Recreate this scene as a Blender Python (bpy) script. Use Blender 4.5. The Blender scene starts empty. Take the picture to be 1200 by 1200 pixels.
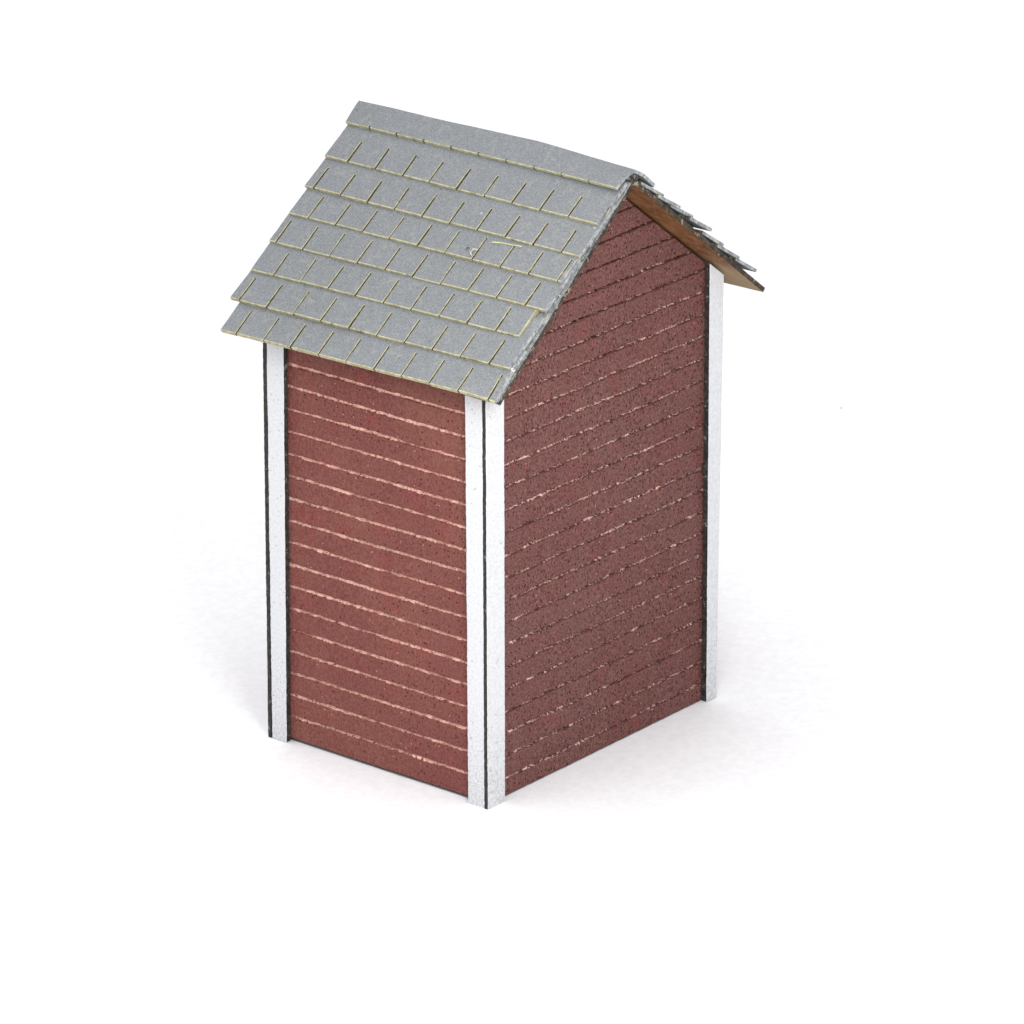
import bpy, math, random
import numpy as np
from mathutils import Vector, noise as mn

# ------------------------------------------------------------------ camera, world, light
S = 0.03                       # metres per modelling unit (the gable is one unit = 30 mm wide)
FLOOR = -0.008                 # the floor in modelling units
sc = bpy.context.scene
sc.render.resolution_x = sc.render.resolution_y = 1024

YAW, PITCH, ROLL = .88302, .35013, -.00626
F_PX, DIST, CX, CY = math.exp(8.85862), math.exp(2.78488), -52.47299, -178.94402
fwd = Vector((math.sin(YAW)*math.cos(PITCH), math.cos(YAW)*math.cos(PITCH), -math.sin(PITCH)))
rgt = Vector((math.cos(YAW), -math.sin(YAW), 0)); upv = rgt.cross(fwd)
r2 = rgt*math.cos(ROLL) + upv*math.sin(ROLL); u2 = -rgt*math.sin(ROLL) + upv*math.cos(ROLL)
from mathutils import Matrix
cam_d = bpy.data.cameras.new('camera'); cam = bpy.data.objects.new('camera', cam_d)
sc.collection.objects.link(cam); sc.camera = cam
m = Matrix((r2, u2, -fwd)).transposed().to_4x4()
m.translation = (Vector((.35, .35, 1.1)) - fwd*DIST)*S
cam.matrix_world = m
cam_d.sensor_width = 36; cam_d.lens = F_PX/1200*36
cam_d.shift_x = -CX/1200; cam_d.shift_y = CY/1200
cam_d.clip_start = .01; cam_d.clip_end = 100

world = bpy.data.worlds.new('World'); sc.world = world; world.use_nodes = True
bg = world.node_tree.nodes['Background']
bg.inputs['Color'].default_value = (1.0, 1.0, 1.0, 1); bg.inputs['Strength'].default_value = .70

def softbox(name, pos, target, size, power, col):
    d = bpy.data.lights.new(name, 'AREA'); d.shape = 'SQUARE'; d.size = size*S
    d.energy = power*S*S; d.color = col
    o = bpy.data.objects.new(name, d); sc.collection.objects.link(o)
    o.location = Vector(pos)*S
    o.rotation_euler = (Vector(target)-Vector(pos)).to_track_quat('-Z', 'Y').to_euler()
    return o
softbox('key_softbox', (-1.35, -1.65, 2.25), (.05, .05, 1.1), .9, 52, (1.0, .985, .96))
softbox('overhead_panel', (-5.0, 12.0, 40.0), (3.0, 6.0, 0), 60.0, 16900, (.985, .99, 1.0))

vs = sc.view_settings
vs.view_transform = 'Standard'; vs.look = 'None'; vs.exposure = 0; vs.gamma = 1
vs.use_curve_mapping = False

# ------------------------------------------------------------------ materials
class NT:
    """small helper for node graphs; coordinates come in modelling units"""
    def __init__(s, name):
        s.m = bpy.data.materials.new(name); s.m.use_nodes = True; s.t = s.m.node_tree
        s.b = s.t.nodes['Principled BSDF']
        s.b.inputs['Specular IOR Level'].default_value = .25
        tc = s.n('ShaderNodeTexCoord'); mp = s.n('ShaderNodeMapping')
        mp.inputs['Scale'].default_value = (1/S,)*3
        s.l(tc.outputs['Object'], mp.inputs['Vector']); s.co = mp.outputs[0]
    def n(s, t): return s.t.nodes.new(t)
    def l(s, a, b): s.t.links.new(a, b)
    def stretch(s, v):
        mp = s.n('ShaderNodeMapping'); mp.inputs['Scale'].default_value = v
        s.l(s.co, mp.inputs['Vector']); return mp.outputs[0]
    def noise(s, scale, detail=3, rough=.5, co=None, dist=0):
        n = s.n('ShaderNodeTexNoise'); n.inputs['Scale'].default_value = scale
        n.inputs['Detail'].default_value = detail; n.inputs['Roughness'].default_value = rough
        n.inputs['Distortion'].default_value = dist
        s.l(co or s.co, n.inputs['Vector']); return n.outputs['Fac']
    def vor(s, scale, co=None):
        n = s.n('ShaderNodeTexVoronoi'); n.inputs['Scale'].default_value = scale
        s.l(co or s.co, n.inputs['Vector']); return n
    def step(s, v, a, b, lo=0., hi=1.):
        n = s.n('ShaderNodeMapRange'); n.interpolation_type = 'SMOOTHSTEP'
        for k, x in zip(('From Min', 'From Max', 'To Min', 'To Max'), (a, b, lo, hi)):
            n.inputs[k].default_value = x
        s.l(v, n.inputs['Value']); return n.outputs[0]
    def math(s, op, a, b=None):
        n = s.n('ShaderNodeMath'); n.operation = op
        for i, x in enumerate((a, b)):
            if x is None: continue
            if isinstance(x, (int, float)): n.inputs[i].default_value = x
            else: s.l(x, n.inputs[i])
        return n.outputs[0]
    def mix(s, f, a, b, mode='MIX'):
        n = s.n('ShaderNodeMix'); n.data_type = 'RGBA'; n.blend_type = mode
        if isinstance(f, (int, float)): n.inputs[0].default_value = f
        else: s.l(f, n.inputs[0])
        for i, x in ((6, a), (7, b)):
            if isinstance(x, tuple): n.inputs[i].default_value = (*x, 1)
            else: s.l(x, n.inputs[i])
        return n.outputs[2]
    def attr(s, name):
        n = s.n('ShaderNodeAttribute'); n.attribute_name = name; return n.outputs['Fac']
    def bump(s, h, strength, dist):
        n = s.n('ShaderNodeBump'); n.inputs['Strength'].default_value = strength
        n.inputs['Distance'].default_value = dist*S
        s.l(h, n.inputs['Height']); s.l(n.outputs[0], s.b.inputs['Normal'])
    def out(s, col, rough):
        if isinstance(col, tuple): s.b.inputs['Base Color'].default_value = (*col, 1)
        else: s.l(col, s.b.inputs['Base Color'])
        s.b.inputs['Roughness'].default_value = rough
        return s.m

def siding_mat(name, base, base2, red, speck, groove_light, groove_dark, speck_amt, light_lo, light_hi, grit_amt, grain, lip_at):
    k = NT(name)
    big = k.noise(2.6, 4, .6); mid = k.noise(14, 5, .75)
    c = k.mix(k.step(big, .35, .66), base, base2)
    c = k.mix(k.math('MULTIPLY', k.step(mid, .5, .70), .6), c, red)
    fine = k.noise(190, 3, .8, k.stretch((1, 1, .75)))
    c = k.mix(k.step(fine, .36, .68), k.mix(grain, c, speck), k.mix(.13, c, (.62, .36, .33)))
    # paint pores: tiny dark specks, gathered in patches
    v = k.vor(88, k.stretch((1, 1, .85)))
    dots = k.step(v.outputs['Distance'], .16, .32, 1, 0)
    sep = k.n('ShaderNodeSeparateColor'); k.l(v.outputs['Color'], sep.inputs[0])
    pick = k.step(sep.outputs[0], 1-speck_amt, 1-speck_amt+.03)
    patch = k.step(k.noise(7, 3), .22, .5)
    c = k.mix(k.math('MULTIPLY', k.math('MULTIPLY', dots, pick), k.math('MULTIPLY', patch, .95)), c, speck)
    v2 = k.vor(110); sep2 = k.n('ShaderNodeSeparateColor'); k.l(v2.outputs['Color'], sep2.inputs[0])
    d2 = k.math('MULTIPLY', k.step(v2.outputs['Distance'], .12, .34, 1, 0), k.step(sep2.outputs[1], 1-speck_amt*1.1, 1-speck_amt*1.1+.03))
    c = k.mix(k.math('MULTIPLY', d2, .6), c, speck)
    d3 = k.math('MULTIPLY', k.step(v2.outputs['Distance'], .1, .3, 1, 0), k.step(sep2.outputs[2], .972, .98))
    c = k.mix(k.math('MULTIPLY', d3, .7), c, (.68, .42, .38))
    # the laser cut groove: bare pale wood, charred breaks, painted shade along the top
    g = k.attr('groove')
    rag = k.math('ADD', g, k.math('MULTIPLY', k.math('SUBTRACT', k.noise(120, 3, .75), .5), 1.3))
    gm = k.step(rag, .42, .62)
    lw = k.noise(30, 5, .85, k.stretch((1, 1, 1.6)))
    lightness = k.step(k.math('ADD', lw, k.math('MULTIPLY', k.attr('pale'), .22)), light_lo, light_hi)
    gw = k.mix(k.step(k.noise(75, 3, .75), .40, .66), groove_light, k.mix(.55, groove_light, red))
    grit = k.step(k.noise(110, 2, .8), .5-.12*grit_amt, .5+.10-.12*grit_amt)
    lip = k.step(k.math('ADD', k.attr('rise'), k.math('MULTIPLY', k.math('SUBTRACT', k.noise(70, 3, .7), .5), 1.6)), lip_at, lip_at+.35, 1, 0)
    lightness = k.math('MULTIPLY', lightness, lip)
    gc = k.mix(lightness, groove_dark, k.mix(grit, k.mix(.5, groove_dark, base), gw))
    c = k.mix(gm, c, gc)
    k.bump(k.math('ADD', k.noise(120, 4, .7), k.math('MULTIPLY', dots, -.35)), .38, .006)
    k.b.inputs['Specular IOR Level'].default_value = .15
    return k.out(c, .7)
M = {}
M['side'] = siding_mat('red_side_siding', (.178, .050, .042), (.208, .072, .052), (.245, .040, .036), (.060, .013, .016),
                       (.76, .48, .39), (.20, .07, .05), .22, .31, .42, 1.4, .18, .65)
M['gable'] = siding_mat('red_gable_siding', (.180, .076, .066), (.172, .065, .056), (.215, .046, .045), (.034, .010, .013),
                        (.90, .62, .54), (.060, .018, .020), .70, .365, .44, .55, .48, .30)

def white_mat():
    k = NT('white_board_paint')
    c = k.mix(k.step(k.noise(140, 3, .7), .3, .72), (.62, .63, .65), (.74, .75, .77))
    v = k.vor(70); sep = k.n('ShaderNodeSeparateColor'); k.l(v.outputs['Color'], sep.inputs[0])
    d = k.math('MULTIPLY', k.step(v.outputs['Distance'], .08, .24, 1, 0), k.step(sep.outputs[0], .93, .95))
    c = k.mix(k.math('MULTIPLY', d, .55), c, (.24, .25, .26))
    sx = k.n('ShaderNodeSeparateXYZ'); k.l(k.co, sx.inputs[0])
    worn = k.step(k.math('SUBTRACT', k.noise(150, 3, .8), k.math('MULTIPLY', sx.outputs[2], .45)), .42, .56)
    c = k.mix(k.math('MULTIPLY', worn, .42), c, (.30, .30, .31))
    chip = k.math('MULTIPLY', k.step(k.noise(34, 4, .75), .665, .70), .8)
    c = k.mix(chip, c, (.30, .30, .29))
    k.bump(k.noise(110, 4, .7), .3, .005)
    return k.out(c, .5)
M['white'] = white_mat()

def burnt_mat(name, dark, mid, pale, amt):
    k = NT(name)
    c = k.mix(k.step(k.noise(60, 4, .7), .35, .7), dark, mid)
    c = k.mix(k.step(k.noise(42, 4, .75), 1-amt, 1-amt+.06), c, pale)
    k.bump(k.noise(90, 4, .7), .6, .006)
    return k.out(c, .8)
M['char'] = burnt_mat('charred_board_edge', (.022, .020, .018), (.06, .056, .051), (.19, .18, .17), .40)
M['card_edge'] = burnt_mat('charred_card_edge', (.028, .022, .017), (.10, .078, .055), (.30, .26, .20), .42)

def soffit_mat():
    k = NT('brown_card_underside')
    c = k.mix(k.step(k.noise(4, 4, .6), .38, .62), (.185, .075, .024), (.130, .048, .015))
    c = k.mix(k.step(k.noise(30, 4, .7, k.stretch((1, 1, .4))), .4, .7), c, (.25, .12, .048))
    # the colour changes raggedly from brown to tan towards the eave
    sx = k.n('ShaderNodeSeparateXYZ'); k.l(k.co, sx.inputs[0])
    far = k.math('ADD', k.math('ABSOLUTE', sx.outputs[0]), k.math('MULTIPLY', k.noise(18, 4), .14))
    c = k.mix(k.step(far, .46, .62), c, (.29, .205, .115))
    k.bump(k.noise(80, 4, .7), .4, .006)
    return k.out(c, .75)
M['soffit'] = soffit_mat()

def shingle_mat():
    k = NT('grey_shingle_paint')
    c = k.mix(k.step(k.noise(3.5, 4, .6), .35, .65), (.174, .186, .193), (.188, .197, .209))
    f = k.noise(210, 3, .8)
    c = k.mix(k.step(f, .32, .70), k.mix(.36, c, (.09, .10, .115)), k.mix(.22, c, (.50, .52, .55)))
    c = k.mix(k.math('MULTIPLY', k.step(k.noise(45, 3, .6), .5, .7), .22), c, (.38, .37, .32))
    v = k.vor(48); sep = k.n('ShaderNodeSeparateColor'); k.l(v.outputs['Color'], sep.inputs[0])
    d = k.math('MULTIPLY', k.step(v.outputs['Distance'], .10, .24, 1, 0), k.step(sep.outputs[0], .993, .996))
    c = k.mix(k.math('MULTIPLY', d, .8), c, (.72, .72, .70))
    d = k.math('MULTIPLY', k.step(v.outputs['Distance'], .10, .22, 1, 0), k.step(sep.outputs[1], .975, .985))
    c = k.mix(k.math('MULTIPLY', d, .6), c, (.08, .08, .08))
    k.bump(f, .35, .005)
    return k.out(c, .6)
M['shingle'] = shingle_mat()
def tan_mat():
    k = NT('bare_cut_card_edge')
    c = k.mix(k.step(k.noise(70, 4, .7), .34, .66), (.31, .285, .17), (.48, .455, .295))
    c = k.mix(k.step(k.noise(22, 4, .7), .60, .70), c, (.20, .17, .09))
    return k.out(c, .7)
M['tan'] = tan_mat()
M['slot'] = burnt_mat('scorched_slot_wall', (.06, .052, .03), (.20, .175, .10), (.42, .38, .22), .42)
def grey_edge():
    k = NT('fuzzy_grey_card_edge')
    c = k.mix(k.step(k.noise(60, 4, .75), .35, .65), (.20, .21, .22), (.46, .47, .48))
    c = k.mix(k.step(k.noise(28, 4, .7), .62, .68), c, (.10, .085, .07))
    k.bump(k.noise(80, 4, .75), .6, .006)
    return k.out(c, .75)
M['grey_edge'] = grey_edge()
def simple(name, col, rough=.7):
    k = NT(name)
    return k.out(k.mix(k.step(k.noise(60, 3), .3, .7), tuple(x*.8 for x in col), tuple(min(1, x*1.15) for x in col)), rough)
M['fibre'] = simple('yellow_green_fibre', (.62, .70, .32))
M['flake'] = simple('pale_card_flake', (.60, .58, .48))
M['hollow'] = simple('raw_card_back', (.30, .22, .14))
def floor_mat():
    k = NT('white_paper_floor')
    c = k.mix(k.step(k.noise(38, 4, .7), .3, .7), (.80, .80, .825), (.86, .86, .88))
    v = k.vor(3.2); sep = k.n('ShaderNodeSeparateColor'); k.l(v.outputs['Color'], sep.inputs[0])
    d = k.math('MULTIPLY', k.step(v.outputs['Distance'], .014, .026, 1, 0), k.step(sep.outputs[0], .80, .82))
    c = k.mix(k.math('MULTIPLY', d, .75), c, (.20, .18, .17))
    k.bump(k.noise(60, 5, .7), .15, .008)
    return k.out(c, .8)
M['floor'] = floor_mat()

# ------------------------------------------------------------------ mesh helpers
SK = math.tan(-.02134)         # the hand glued walls are not quite square
BX, BY = .5, .39               # base centre of the building
W, D, T = .992, .783, .0125    # gable width, side depth, board thickness
REC = .019                     # how far the siding lies behind the board faces
def place(v):
    x, y, z = v
    return ((x-BX)*S, (y + SK*x - BY)*S, (z-FLOOR)*S)

def make(name, verts, faces, mats, parent, mat_idx=None, attrs=None, smooth=False):
    me = bpy.data.meshes.new(name)
    me.from_pydata([place(v) for v in verts], [], [list(map(int, f)) for f in faces])
    for m_ in mats: me.materials.append(m_)
    if mat_idx is not None: me.polygons.foreach_set('material_index', np.asarray(mat_idx, np.int32))
    for k_, a in (attrs or {}).items():
        at = me.attributes.new(k_, 'FLOAT', 'POINT'); at.data.foreach_set('value', np.asarray(a, np.float32))
    if smooth: me.polygons.foreach_set('use_smooth', [True]*len(me.polygons))
    me.update()
    o = bpy.data.objects.new(name, me); sc.collection.objects.link(o)
    if parent is not None: o.parent = parent
    return o

def fbm(x, y, z=0., o=4):
    return mn.fractal((x, y, z), 1.0, 2.0, o)      # about -1..1

shed = bpy.data.objects.new('model_shed', None); sc.collection.objects.link(shed)
shed.empty_display_size = .01
shed.location = (BX*S, BY*S, FLOOR*S)
shed['label'] = 'small red wooden model shed with white corner boards and grey shingled roof on white paper'
shed['category'] = 'model shed'

# the floor: one big sheet of white paper
me = bpy.data.meshes.new('floor'); q = 4.0
me.from_pydata([(-q, -q, FLOOR*S), (q, -q, FLOOR*S), (q, q, FLOOR*S), (-q, q, FLOOR*S)], [], [(0, 1, 2, 3)])
me.materials.append(M['floor'])
fl = bpy.data.objects.new('floor', me); sc.collection.objects.link(fl); fl['kind'] = 'structure'

# ------------------------------------------------------------------ siding walls
TAN = .79187; ALPHA = math.atan(TAN); CA, SA = math.cos(ALPHA), math.sin(ALPHA)
ZR, BT, BASE_T = 1.70182, .0455, .0130
def soffit_z(x): return ZR - BT/CA - abs(x-.5)*TAN

def siding(name, u0, u1, fn, nrm, ztop, z0, first, pitch, gw, depth, mat, seed, flip, jit=.0012, pale=lambda u, z: 0):
    """fn(u) -> x,y on the face; nrm -> outward x,y; a dense sheet with engraved ragged grooves"""
    us = np.arange(u0, u1+1e-6, (u1-u0)/round((u1-u0)/.0055))
    zmax = max(ztop(u) for u in us)
    zl = [z0]; g = first; lv = []
    while g < zmax+pitch:
        lv.append(g)
        zl += [g-gw*1.3, g-gw*.8, g-gw*.45, g, g+gw*.45, g+gw*.8, g+gw*1.3, g+pitch*.33, g+pitch*.6]
        g += pitch
    zl = [z for z in sorted(zl) if z0-1e-9 <= z <= zmax]
    if zmax - zl[-1] > 1e-4: zl.append(zmax)
    V, A, PL, SG = [], [], [], []
    nu, nz = len(us), len(zl)
    lv = np.array(lv)
    for j, z in enumerate(zl):
        for i, u in enumerate(us):
            gi = int(np.argmin(abs(lv-z)))
            wob = .0022*fbm(u*5+seed, gi*3.7) + jit*fbm(u*60, gi*5.1+seed)
            wid = gw*(1 + .45*fbm(u*30+9, gi*2.3+seed) + .30*fbm(u*3, gi*7.3+seed))*(1+.5*min(0, pale(u, z)))
            t = abs(z-lv[gi]) / max(wid, 1e-4)
            gr = max(0., min(1., 1.35-t))
            zz = z + (wob if t < 2.2 else wob*.5) if 0 < j < nz-1 else z
            dd = -depth*min(1, gr*1.2)*(1+.5*fbm(u*50, gi*1.9+seed)) + .0012*fbm(u*40+seed, z*40) + .003*fbm(u*1.4+seed, z*1.4)
            zt = ztop(u)
            if zz > zt: zz = zt
            x, y = fn(u)
            V.append((x+nrm[0]*dd, y+nrm[1]*dd, zz)); A.append(gr); PL.append(pale(u, z)); SG.append(max(-1., min(1., (z-lv[gi])/gw)))
    Fc = []
    for j in range(nz-1):
        for i in range(nu-1):
            a, b, c, d = j*nu+i, j*nu+i+1, (j+1)*nu+i+1, (j+1)*nu+i
            if V[d][2]-V[a][2] < 1e-7 and V[c][2]-V[b][2] < 1e-7: continue
            Fc.append((a, d, c, b) if flip else (a, b, c, d))
    n_front = len(Fc)
    # thickness: back sheet and skirts of card
    th = .02; base = len(V)
    prof = [(u0, z0), (u1, z0), (u1, ztop(u1))]
    if ztop(.5) > ztop(u0)+.05 and u0 < .5 < u1: prof.append((.5, ztop(.5)))
    prof.append((u0, ztop(u0)))
    for off in (-.015, -.015-th):
        for (u, z) in prof:
            x, y = fn(u); V.append((x+nrm[0]*off, y+nrm[1]*off, z)); A.append(0); PL.append(0); SG.append(0)
    n = len(prof)
    Fc.append(tuple(base+k for k in range(n))); Fc.append(tuple(base+n+k for k in reversed(range(n))))
    for k in range(n):
        k2 = (k+1) % n; Fc.append((base+k, base+k2, base+n+k2, base+n+k))
    idx = [0]*n_front + [1]*(len(Fc)-n_front)
    return make(name, V, Fc, [M[mat], M['hollow']], shed, idx, {'groove': A, 'pale': PL, 'rise': SG})

P_ = .0646
side_top = soffit_z(.02) - .002
gz = lambda u: soffit_z(u) - .002
siding('side_wall', .03, D-.03, lambda u: (REC, u), (-1, 0), lambda u: side_top, .002, .0667, P_, .0043, .006, 'side', 1.3, True, .0010,
       lambda u, z: -.38*max(0, 1-z/.40) + .16)
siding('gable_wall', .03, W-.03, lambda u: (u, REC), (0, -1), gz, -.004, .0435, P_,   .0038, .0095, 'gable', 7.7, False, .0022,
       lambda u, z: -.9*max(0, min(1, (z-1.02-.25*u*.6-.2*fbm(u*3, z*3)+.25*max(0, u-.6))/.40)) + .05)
siding('side_wall', .03, D-.03, lambda u: (W-REC, u), (1, 0), lambda u: soffit_z(W-.02)-.002, 0, .0667, P_, .0058, .006, 'side', 21.3, False)
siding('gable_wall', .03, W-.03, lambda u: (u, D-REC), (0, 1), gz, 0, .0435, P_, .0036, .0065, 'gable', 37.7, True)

# ------------------------------------------------------------------ white corner boards
rnd = random.Random(5)
def board(fn, nrm, ua, ub, zb, ztop, ua_t=None, ub_t=None, seed=0, da=T, db=T):
    """a strip of painted card from ua to ub (ua_t, ub_t at the top), face on the corner plane, charred cut edges"""
    ZT = ztop if callable(ztop) else (lambda u: ztop)
    ua_t = ua if ua_t is None else ua_t; ub_t = ub if ub_t is None else ub_t
    n = 150; V, Fc, I = [], [], []
    cols = [0, .0015, .35, .65, -.0015, 0]
    for j in range(n+1):
        f = j/n
        zn = zb + (ZT(.5*(ua+ub))-zb)*f
        a = ua + (ua_t-ua)*f + .0012*fbm(f*9, seed) + .0013*fbm(f*110, seed+3)
        b = ub + (ub_t-ub)*f + .0012*fbm(f*9, seed+7) + .0013*fbm(f*110, seed+11)
        row = [(a, -da), (a, -.0010), (a+.0014, 0), (a+(b-a)*.35, .0004*fbm(f*20, seed)), (a+(b-a)*.7, .0004*fbm(f*20, seed+5)), (b-.0014, 0), (b, -.0010), (b, -db)]
        for (u, d) in row:
            x, y = fn(u, f); zz = zb + (ZT(u)-zb)*f
            V.append((x+nrm[0]*d, y+nrm[1]*d, zz))
    m_ = 8
    for j in range(n):
        for i in range(m_):
            i2 = (i+1) % m_
            Fc.append((j*m_+i, j*m_+i2, (j+1)*m_+i2, (j+1)*m_+i)); I.append(1 if i in (0, 6, 7) else 0)
    Fc.append(tuple(range(m_))); I.append(0); Fc.append(tuple(n*m_+k for k in reversed(range(m_)))); I.append(0)
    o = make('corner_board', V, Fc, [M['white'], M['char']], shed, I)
    import bmesh
    bm = bmesh.new(); bm.from_mesh(o.data); bmesh.ops.recalc_face_normals(bm, faces=bm.faces); bm.to_mesh(o.data); bm.free()
    return o
front = lambda u, f: (u, 0.); left = lambda u, f: (0., u); rightf = lambda u, f: (W, u); back = lambda u, f: (u, D-.008*f)
sz = lambda u: soffit_z(u)-.002
zt_l = soffit_z(0)-.002; zt_r = soffit_z(W)-.004
E_ = .0004
# near corner
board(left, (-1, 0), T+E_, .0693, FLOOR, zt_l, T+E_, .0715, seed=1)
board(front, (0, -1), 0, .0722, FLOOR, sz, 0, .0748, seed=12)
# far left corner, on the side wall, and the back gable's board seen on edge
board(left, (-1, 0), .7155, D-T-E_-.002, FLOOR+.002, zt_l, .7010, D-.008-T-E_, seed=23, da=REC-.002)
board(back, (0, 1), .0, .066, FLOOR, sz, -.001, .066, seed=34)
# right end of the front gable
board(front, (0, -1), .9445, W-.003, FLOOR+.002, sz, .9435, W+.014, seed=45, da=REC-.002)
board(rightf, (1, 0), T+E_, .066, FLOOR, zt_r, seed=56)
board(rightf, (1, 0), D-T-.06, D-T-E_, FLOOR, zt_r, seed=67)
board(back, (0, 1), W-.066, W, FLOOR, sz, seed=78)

# ------------------------------------------------------------------ roof
RY = .03168
def rr(X):
    c, n_ = math.cos(RY), math.sin(RY); x, y = X[0]-.5, X[1]-.4
    return (.5+c*x-n_*y, .4+n_*x+c*y, X[2])
def slope(side, s, y, off):
    """side -1 left, +1 right; s down the slope from the ridge, off above the nominal shingle plane"""
    return rr((.5 + side*(s*CA + off*SA), y, ZR - s*SA + off*CA))

def roof_card(side, s_end, y0, y1, s_far=None):
    s_far = s_far or s_end; s_near = s_end
    V, Fc, I = [], [], []
    n, k = 60, 40; top, bot = -BT+BASE_T, -BT
    def edge(t, sd): return .0018*fbm(t*30, sd)
    # grid on both faces
    for off in (top, bot):
        for i in range(n+1):
            for j in range(k+1):
                s = (s_near + (s_far-s_near)*j/k)*i/n
                y = y0 + (y1-y0)*j/k
                if j == 0: y += edge(s, 3+side)
                if j == k: y += edge(s, 9+side)
                ss = s + (edge(y, 5+side) if i == n else 0)
                if i == 0: ss = -off*math.tan(ALPHA)   # mitre the two cards at the ridge
                V.append(slope(side, ss, y, off))
    N = (n+1)*(k+1); id_ = lambda l, i, j: l*N + i*(k+1)+j
    for i in range(n):
        for j in range(k):
            Fc.append((id_(0, i, j), id_(0, i+1, j), id_(0, i+1, j+1), id_(0, i, j+1))); I.append(2)
            Fc.append((id_(1, i, j), id_(1, i, j+1), id_(1, i+1, j+1), id_(1, i+1, j))); I.append(0)
    for i in range(n):
        for j in (0, k):
            Fc.append((id_(0, i, j), id_(1, i, j), id_(1, i+1, j), id_(0, i+1, j))); I.append(1)
    for j in range(k):
        for i in (0, n):
            Fc.append((id_(0, i, j), id_(0, i, j+1), id_(1, i, j+1), id_(1, i, j))); I.append(1)
    return make('roof_panel', V, Fc, [M['soffit'], M['card_edge'], M['grey_edge']], shed, I)
panel_l = roof_card(-1, .767, -.0790, .838, .745)
panel_r = roof_card(1, .785, -.0796, .845)

# shingle strips: comb shaped strips of painted card, every one its own height, ends and slots
class Acc:
    def __init__(s): s.V = []; s.F = []; s.I = []
def strip(acc, side, sL, sR, yL, yR, length, slot0, slot_len, off_butt, off_top, seed, half=.0021, pitch=.0934,
          end_mat=1, curl=0., gap=.006, th=.0125):
    """sL/yL at the far end, sR/yR at the near end (butt line); slots every pitch from slot0"""
    rim = .0030; sr_ = .0017
    ylo, yhi = yR, yL
    slots = []
    y = slot0
    while y > ylo+gap: y -= pitch
    while y < yhi-.006:
        if y > ylo+gap: slots.append(y + rnd.uniform(-.0012, .0012))
        y += pitch
    yb = [(ylo, 'e'), (ylo+rim, 'r')]
    for q_ in slots: yb += [(q_-half-sr_, 'r'), (q_-half, 'g0'), (q_+half, 'g1'), (q_+half+sr_, 'r')]
    yb += [(yhi-rim, 'r'), (yhi, 'e')]
    ys = []
    for k_ in range(len(yb)-1):     # extra columns across each tab
        ys.append(yb[k_])
        w_ = yb[k_+1][0]-yb[k_][0]
        if w_ > .02:
            for q_ in (.25, .5, .75): ys.append((yb[k_][0]+w_*q_, 'm'))
    ys.append(yb[-1])
    d_ = sorted({0., rim, slot_len*.5, slot_len-rim, slot_len, slot_len+sr_, length*.75, length})
    ny, nd = len(ys), len(d_)
    slot_j = [i for i in range(ny-1) if ys[i][1] == 'g0' and ys[i+1][1] == 'g1']
    lens = {i: slot_len for i in slot_j}
    removed = set((i, j) for i in slot_j for j in range(nd-1) if d_[j+1] <= slot_len+1e-9)
    cells = [(i, j) for i in range(ny-1) for j in range(nd-1) if (i, j) not in removed]
    cs = set(cells)
    tabshift = {}
    def pos(i, j, bottom):
        y, kind = ys[i]; d = d_[j]
        f = (y-ylo)/(yhi-ylo)
        s = sR + (sL-sR)*f - d
        tab = sum(1 for q_ in slots if y > q_)
        fd = max(0., 1-d/slot_len)
        r_ = tabshift.setdefault(tab, (rnd.uniform(-.0012, .0012), rnd.uniform(-.0012, .0022)))
        s += r_[0]*fd + (.0008*fbm(y*60, seed) if d == 0 else 0)
        off = off_butt + (off_top-off_butt)*d/length + r_[1]*fd + .0022*fbm(y*2.2+seed, d*3)
        yy = y
        if kind == 'e': yy += .0014*fbm(d*40, seed+(5 if i == 0 else 9))
        if curl and f < .12: 
            c_ = (1-f/.12)**2*max(0, 1-d/.10); off -= curl*c_; s -= curl*.1*c_
        edge_v = (kind in ('e', 'g0', 'g1') and (kind == 'e' or d <= slot_len)) or d == 0
        if kind in ('g0', 'g1') and d > slot_len: edge_v = False
        if edge_v and not bottom: off -= .0012
        if bottom: off -= th
        return slope(side, s, yy, off)
    base = len(acc.V)
    for b in (0, 1):
        for j in range(nd):
            for i in range(ny): acc.V.append(pos(i, j, b))
    id_ = lambda i, j, b: base + b*ny*nd + j*ny + i
    for (i, j) in cells:
        k0, k1 = ys[i][1], ys[i+1][1]
        rimcell = d_[j+1] <= rim+1e-9
        if d_[j+1] <= slot_len+1e-9 and (('g0' == k1 and k0 == 'r') or ('g1' == k0)): rimcell = True
        if ('g0' == k0 and 'g1' == k1) and slot_len-1e-9 <= d_[j] < slot_len+sr_-1e-9: rimcell = True
        if end_mat == 2 and i == 0: rimcell = True
        acc.F.append((id_(i, j, 0), id_(i+1, j, 0), id_(i+1, j+1, 0), id_(i, j+1, 0))); acc.I.append(1 if rimcell else 0)
        acc.F.append((id_(i, j, 1), id_(i, j+1, 1), id_(i+1, j+1, 1), id_(i+1, j, 1))); acc.I.append(0)
        for (di, dj, e) in ((-1, 0, ((i, j), (i, j+1))), (1, 0, ((i+1, j+1), (i+1, j))), (0, -1, ((i+1, j), (i, j))), (0, 1, ((i, j+1), (i+1, j+1)))):
            if (i+di, j+dj) not in cs:
                a, b = e
                acc.F.append((id_(*a, 0), id_(*b, 0), id_(*b, 1), id_(*a, 1)))
                outer = (i+di < 0) or (i+di >= ny-1)
                acc.I.append(((2 if end_mat == 1 else 1) if outer else (1 if (j+dj < 0) else 3)))

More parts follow.
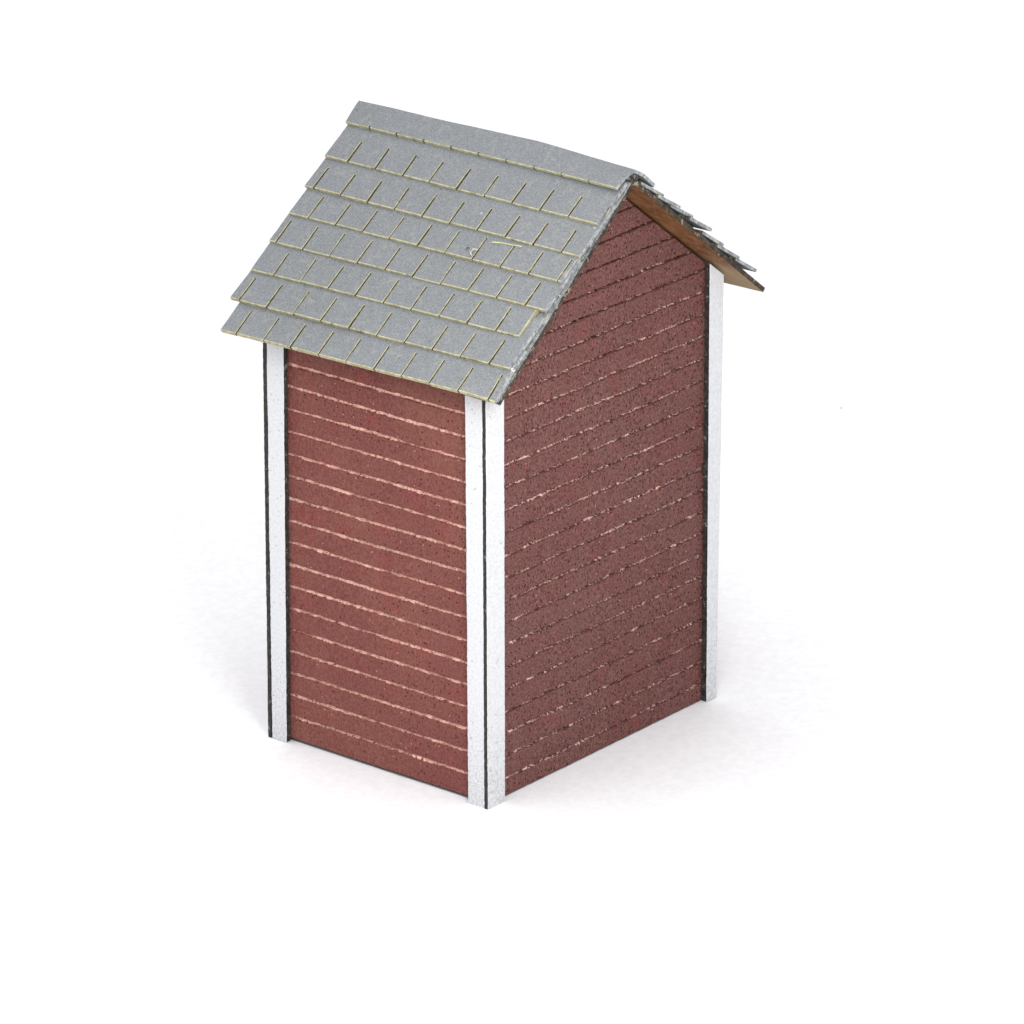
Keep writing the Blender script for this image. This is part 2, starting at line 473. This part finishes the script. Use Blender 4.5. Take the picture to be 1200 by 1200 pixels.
def build_strips(side, rows, parent):
    acc = Acc()
    for r_ in rows: strip(acc, side, **r_)
    return make('shingles', acc.V, acc.F, [M['shingle'], M['tan'], M['grey_edge'], M['slot']], parent, acc.I)
left_rows = [   # measured butt lines: far end s,y / near end s,y
    dict(sL=.1908, sR=.2028, yL=.8468, yR=-.0759, length=.150, slot0=.7663, slot_len=.073, off_butt=.000, off_top=-.0135, seed=1, half=.0025),
    dict(sL=.2969, sR=.3080, yL=.8500, yR=-.0801, length=.185, slot0=.8185, slot_len=.076, off_butt=.0005, off_top=-.0160, seed=2, half=.0025),
    dict(sL=.3886, sR=.3959, yL=.8462, yR=-.0723, length=.175, slot0=.7798, slot_len=.077, off_butt=.000, off_top=-.0155, seed=3),
    dict(sL=.4855, sR=.4869, yL=.8530, yR=-.0757, length=.175, slot0=.8307, slot_len=.080, off_butt=.000, off_top=-.0155, seed=4),
    dict(sL=.5837, sR=.5805, yL=.8542, yR=-.0642, length=.175, slot0=.7761, slot_len=.080, off_butt=.000, off_top=-.0155, seed=5),
    dict(sL=.6828, sR=.6806, yL=.8627, yR=-.0450, length=.175, slot0=.8303, slot_len=.081, off_butt=.000, off_top=-.0155, seed=6),
    dict(sL=.7799, sR=.7773, yL=.8353, yR=-.0790, length=.170, slot0=.7813, slot_len=.080, off_butt=-.004, off_top=-.0155, seed=7, curl=.012),
]
left_rows[4]['yR'] = -.0470; left_rows[4]['end_mat'] = 2
left_rows[5]['yR'] = -.0736
build_strips(-1, left_rows, panel_l)
right_rows = []
for i, (s, yR, lift) in enumerate([(.185, -.074, -.010), (.270, -.080, -.008), (.353, -.071, -.003), (.440, -.083, .000), (.531, -.075, -.006), (.614, -.080, -.008), (.717, -.078, -.004)]):
    right_rows.append(dict(sL=s+.006, sR=s, yL=.845+.006*(i % 2), yR=yR, length=.115, slot0=.77+.045*(i % 2), slot_len=.078,
                           off_butt=lift, off_top=lift-.0125, seed=20+i, gap=.03, th=.0095))
build_strips(1, right_rows, panel_r)

# the folded ridge cap, sagging at the near end
def ridge_cap():
    n = 90; y0, y1 = -.0753, .8492; th = .0095; rim = .0026
    V, Fc, I = [], [], []
    prof = []
    def sagz(y):
        f = (y-y0)/(y1-y0)
        z = -.019*max(0, 1-f/.34)**1.1 + .0022*fbm(y*3, 4)
        return z
    notches = [.019+.0934*k for k in range(-1, 9)]
    for j in range(n+1):
        y = y0 + (y1-y0)*j/n
        f = 1-j/n
        sl = .0747 + (.0813-.0747)*f + .0006*fbm(y*50, 2)
        sr = .128
        dz = sagz(y)
        q_ = max(0, 1-(y-y0)/.26); sl += .007*q_; lift = .009*q_
        # the fold is a soft arc: left butt, left rim, left mid, near apex, apex, right, right butt
        pts = [(-1, sl, -.0010), (-1, sl-rim, .0), (-1, sl*.5, .0015), (-1, .010, .001), (0, 0, 0), (1, .012, .0), (1, sr*.5, -.002), (1, sr-rim, -.004), (1, sr, -.005)]
        for b in (0, 1):
            for (sd, s, o) in pts:
                w_ = max(0, 1-s/.06) if sd else 1
                if sd == -1: o += lift*min(1, s/sl)
                if sd == 0:
                    x, y_, z = rr((.5, y, ZR+.0-b*th*1.2)); V.append((x+.006*f, y_, z+dz))
                else:
                    x, y_, z = slope(sd, s, y, o-b*th); V.append((x+.006*f*w_, y_, z+dz*w_))
    m_ = 9; id_ = lambda j, i, b: j*2*m_ + b*m_ + i
    for j in range(n):
        for i in range(m_-1):
            Fc.append((id_(j, i, 0), id_(j+1, i, 0), id_(j+1, i+1, 0), id_(j, i+1, 0))); I.append(1 if i in (0, 7) else 0)
            Fc.append((id_(j, i, 1), id_(j, i+1, 1), id_(j+1, i+1, 1), id_(j+1, i, 1))); I.append(0)
        for i in (0, m_-1):
            Fc.append((id_(j, i, 0), id_(j, i, 1), id_(j+1, i, 1), id_(j+1, i, 0))); I.append(1)
    for j in (0, n):
        for i in range(m_-1):
            Fc.append((id_(j, i, 0), id_(j, i+1, 0), id_(j, i+1, 1), id_(j, i, 1))); I.append(2)
    o = make('ridge_cap', V, Fc, [M['shingle'], M['tan'], M['grey_edge']], shed, I)
    # the cut marks in its lower edge
    A = []; B = []
    for y in notches:
        s = .0747 + .0066*(y1-y)/(y1-y0)
        if y < y0+.01 or y > y1-.01: continue
        b = len(A)
        w_ = .0019; q_ = max(0, 1-(y-y0)/.26); s += .007*q_
        for (ss, oo) in ((s-.006, .0006), (s+.0012, .0004), (s+.0012, -.0115)):
            for yy in (y-w_, y+w_): A.append(slope(-1, ss, yy, oo+.009*q_))
        B += [(b, b+1, b+3, b+2), (b+2, b+3, b+5, b+4)]
    make('cut_mark', A, B, [M['card_edge']], o)
    return o
ridge_cap()

# small damage on the left slope: a lifted flake of card with loose fibres, and a yellow-green hair
def tube(pts, r, name, mat, parent):
    V, Fc = [], []; k = 6
    for p in pts:
        for a in range(k):
            t = 2*math.pi*a/k; V.append((p[0]+r*math.cos(t)*.7, p[1]+r*math.cos(t)*.7, p[2]+r*math.sin(t)))
    for j in range(len(pts)-1):
        for a in range(k):
            b = (a+1) % k; Fc.append((j*k+a, j*k+b, (j+1)*k+b, (j+1)*k+a))
    Fc.append(tuple(reversed(range(k)))); Fc.append(tuple((len(pts)-1)*k+a for a in range(k)))
    return make(name, V, Fc, [mat], parent, smooth=True)
def curve(pts, n=16):
    out = []
    P = [Vector(p) for p in pts]; P = [P[0]*2-P[1]]+P+[P[-1]*2-P[-2]]
    for k_ in range(1, len(P)-2):
        for t in range(n):
            t /= n; a, b, c, d = P[k_-1:k_+3]
            out.append(.5*((2*b)+(c-a)*t+(2*a-5*b+4*c-d)*t*t+(3*b-a-3*c+d)*t**3))
    out.append(P[-2]); return out
LS = lambda s, y, o: slope(-1, s, y, o)
FY, FS = .230, .374
tube(curve([LS(FS-.010, FY+.012, .001), LS(FS-.004, FY+.006, .008), LS(FS+.004, FY+.002, .010), LS(FS+.010, FY-.006, .004)]), .0030, 'fibre', M['flake'], panel_l)
tube(curve([LS(FS-.012, FY-.010, .001), LS(FS-.006, FY-.003, .010), LS(FS+.006, FY+.001, .006)]), .0018, 'fibre', M['flake'], panel_l)
tube(curve([LS(FS-.006, FY+.026, .0005), LS(FS-.010, FY+.018, .005), LS(FS-.004, FY+.009, .003)]), .0014, 'fibre', M['card_edge'], panel_l)
tube(curve([LS(.329, .192, .0010), LS(.325, .160, .0022), LS(.3235, .130, .0016), LS(.321, .098, .0012)]), .0013, 'fibre', M['fibre'], panel_l)
# fuzz and torn paint along the near edge of the left slope
for k_ in range(26):
    s = .10 + .66*rnd.random(); y = -.079+rnd.uniform(-.003, .004); o = rnd.uniform(-.02, -.002)
    a = LS(s, y, o); b = LS(s+rnd.uniform(-.012, .012), y-rnd.uniform(.001, .006), o+rnd.uniform(-.006, .008)); c = LS(s+rnd.uniform(-.02, .02), y+rnd.uniform(-.004, .002), o+rnd.uniform(-.006, .010))
    tube(curve([a, b, c], 5), rnd.uniform(.0012, .0028), 'fibre', M['grey_edge'] if k_ % 3 else M['flake'], panel_l)
